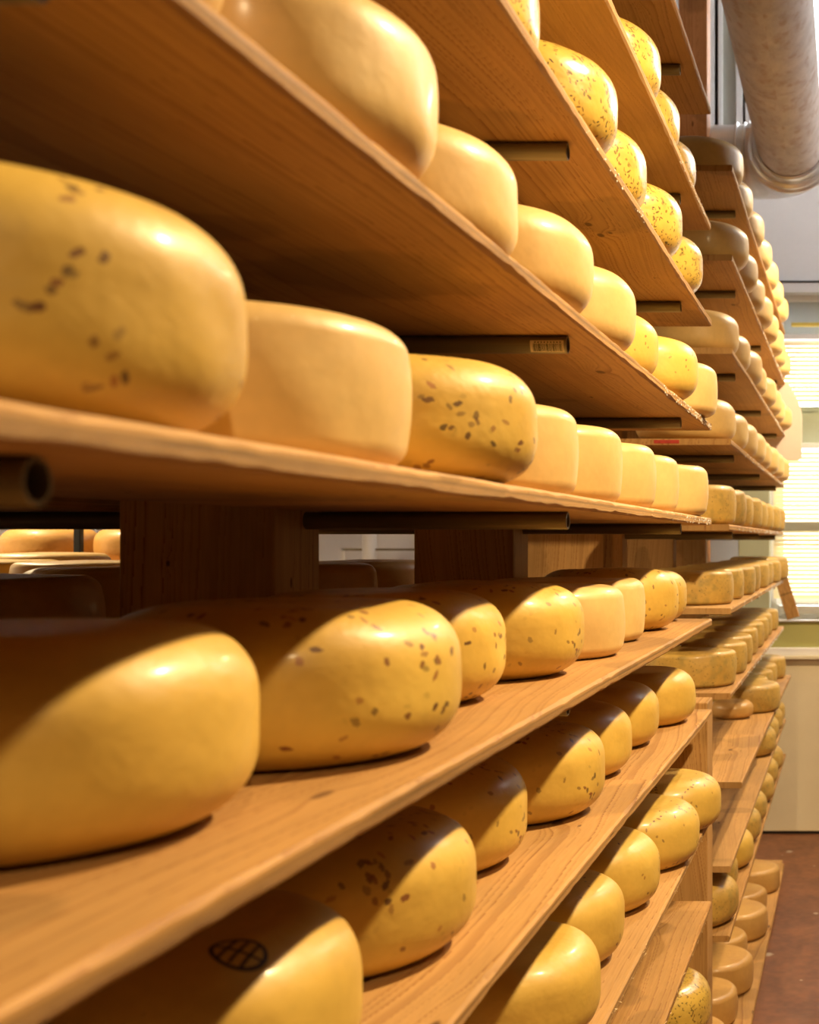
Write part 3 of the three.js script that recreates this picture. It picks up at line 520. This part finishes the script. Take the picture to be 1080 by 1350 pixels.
// ---------------------------------------------------------------- the back row and the back aisle
{
  const defs = [['third', 0.35, 3.72, 0.342], ['fourth', 0.35, 3.72, 0.068], ['fifth', 0.35, 3.72, -0.19]];
  defs.forEach(([n, z0, z1, h], i) => {
    const b = topMesh('shelf_board', boardGeo(0.46, T, z1 - z0, 90 + i, 0.3 * i), woodMats[i % 3], ['worn pine board behind the uprights, above the barcode pipe', 'worn pine board behind the uprights at eye level', 'worn pine board behind the uprights carrying dark back-row cheeses'][i], 'shelf');
    b.position.copy(P(1.13 + 0.23, h - T / 2, (z0 + z1) / 2));
  });
  [[1.36, 1.62, 'mid', 'yellow'], [1.36, 2.0, 'drum', 'orange'], [1.35, 2.38, 'mid', 'yellow'], [1.36, 2.76, 'mid', 'yellow'], [1.34, 3.14, 'drum', 'orange'], [1.33, 3.53, 'drum', 'orange']].forEach(([X, Z, s, k], i) => wheel(s, k, X, -0.19 + 0.0008, Z, `shadowed cheese wheel in the back row behind the uprights, ${ORD[6 - i]} from the rack gap`, 'dark wheels of the back row', 1));
  // a steel rack in the back aisle
  const g = topGroup('steel_rack', 'thin black steel rack standing against the white back wall', 'rack');
  const hb = -0.09;
  for (const z of [4.92, 5.5]) for (const x of [2.95, 4.2]) mesh('post', boxG(x - 0.013, x + 0.013, FLOOR, 1.0, z - 0.013, z + 0.013, 0.003), blackMat, g);
  for (const x of [2.66, 4.3]) mesh('brace', boxG(x - 0.01, x + 0.01, hb - 0.05, hb - 0.02, 4.92, 5.5), blackMat, g);
  for (const z of [4.92, 5.5]) mesh('beam', boxG(2.6, 4.35, hb - 0.05, hb - 0.02, z - 0.01, z + 0.01), blackMat, g);
  mesh('deck', uvMetres(boxG(4.35, 2.6, hb - 0.02, hb, 4.945, 5.48, 0.003), 0.3, 1), woodMats[0], g);
  [[3.23, 5.2, 'mid', 'orange'], [2.86, 5.21, 'mid', 'orange']].forEach(([X, Z, s, k], i) => wheel(s, k, X, hb + 0.0012, Z, ['brown cheese wheel standing behind the thin black rack post', 'brown cheese wheel beside the one behind the black post'][i], undefined));
  const t = topGroup('trestle_table', 'wooden trestle table in the back aisle holding pale cheeses', 'table'), ht = -0.175;
  mesh('table_top', uvMetres(boxG(2.9, 1.88, ht - 0.03, ht, 2.9, 4.3, 0.004), 0.3, 1), woodMats[1], t);
  for (const x of [1.93, 2.85]) for (const z of [2.96, 4.24]) mesh('leg', boxG(x - 0.03, x + 0.03, FLOOR, ht - 0.03, z - 0.03, z + 0.03, 0.004), woodMats[0], t);
  [[2.08, 3.5, 'slab', 'cream'], [2.5, 3.75, 'slab', 'yellow'], [2.55, 4.1, 'drum', 'cream']].forEach(([X, Z, s, k], i) => wheel(s, k, X, ht + 0.0012, Z, ['pale glossy cheese wheel on the trestle table', 'low yellow cheese wheel on the trestle table', 'tall cream cheese wheel on the trestle table'][i], undefined));
  const r = topGroup('handrail', 'slim metal handrail standing before the pale end wall', 'rail');
  mesh('rail_post', new THREE.CylinderGeometry(0.045, 0.045, 2.5, 20).translate(...P(3.18, FLOOR + 1.25, 8.5).toArray()), whitePaint, r);
  mesh('rail_bar', boxG(3.36, 2.4, -0.06, -0.045, 8.49, 8.51), steel, r); mesh('rail_stile', boxG(3.36, 3.345, FLOOR, -0.045, 8.49, 8.51), whitePaint, r); mesh('rail_stile', boxG(2.4, 2.415, FLOOR, -0.045, 8.49, 8.51), whitePaint, r);
}

// ---------------------------------------------------------------- pendant lamps
const shadeMat = new THREE.MeshStandardMaterial({ color: new THREE.Color().setRGB(0.8, 0.78, 0.72), roughness: 0.35, side: THREE.DoubleSide });
const bulbMat = new THREE.MeshStandardMaterial({ color: 0xffffff, emissive: WARM, emissiveIntensity: 6 });
for (const L of LAMPS) {
  const g = topGroup('pendant_lamp', L.label, 'lamp'), p = P(-L.x, L.h, L.Z);
  const sh = new THREE.LatheGeometry([[0.03, 0.16], [0.035, 0.13], [0.06, 0.12], [0.12, 0.09], [0.17, 0.04], [0.19, 0.0], [0.195, -0.002], [0.19, 0.004]].map(([x, y]) => new THREE.Vector2(x, y)), 40); sh.translate(p.x, p.y + 0.015, p.z);
  mesh('lamp_shade', sh, shadeMat, g);
  mesh('cord', new THREE.CylinderGeometry(0.005, 0.005, 4.3 - L.h - 0.16, 8).translate(p.x, p.y + 0.17 + (4.3 - L.h - 0.16) / 2, p.z), blackMat, g);
  mesh('bulb', new THREE.SphereGeometry(0.055, 20, 14).translate(p.x, p.y + 0.06, p.z), bulbMat, g);
  const s = new THREE.SpotLight(WARM, L.power, 0, L.angle, 0.35, 2); s.position.set(p.x, p.y + 0.03, p.z); s.target.position.set(p.x, p.y - 2, p.z); s.castShadow = true; s.shadow.radius = 2.6; s.shadow.mapSize.set(2048, 2048);
  scene.add(s, s.target);
}

renderer.render(scene, camera);
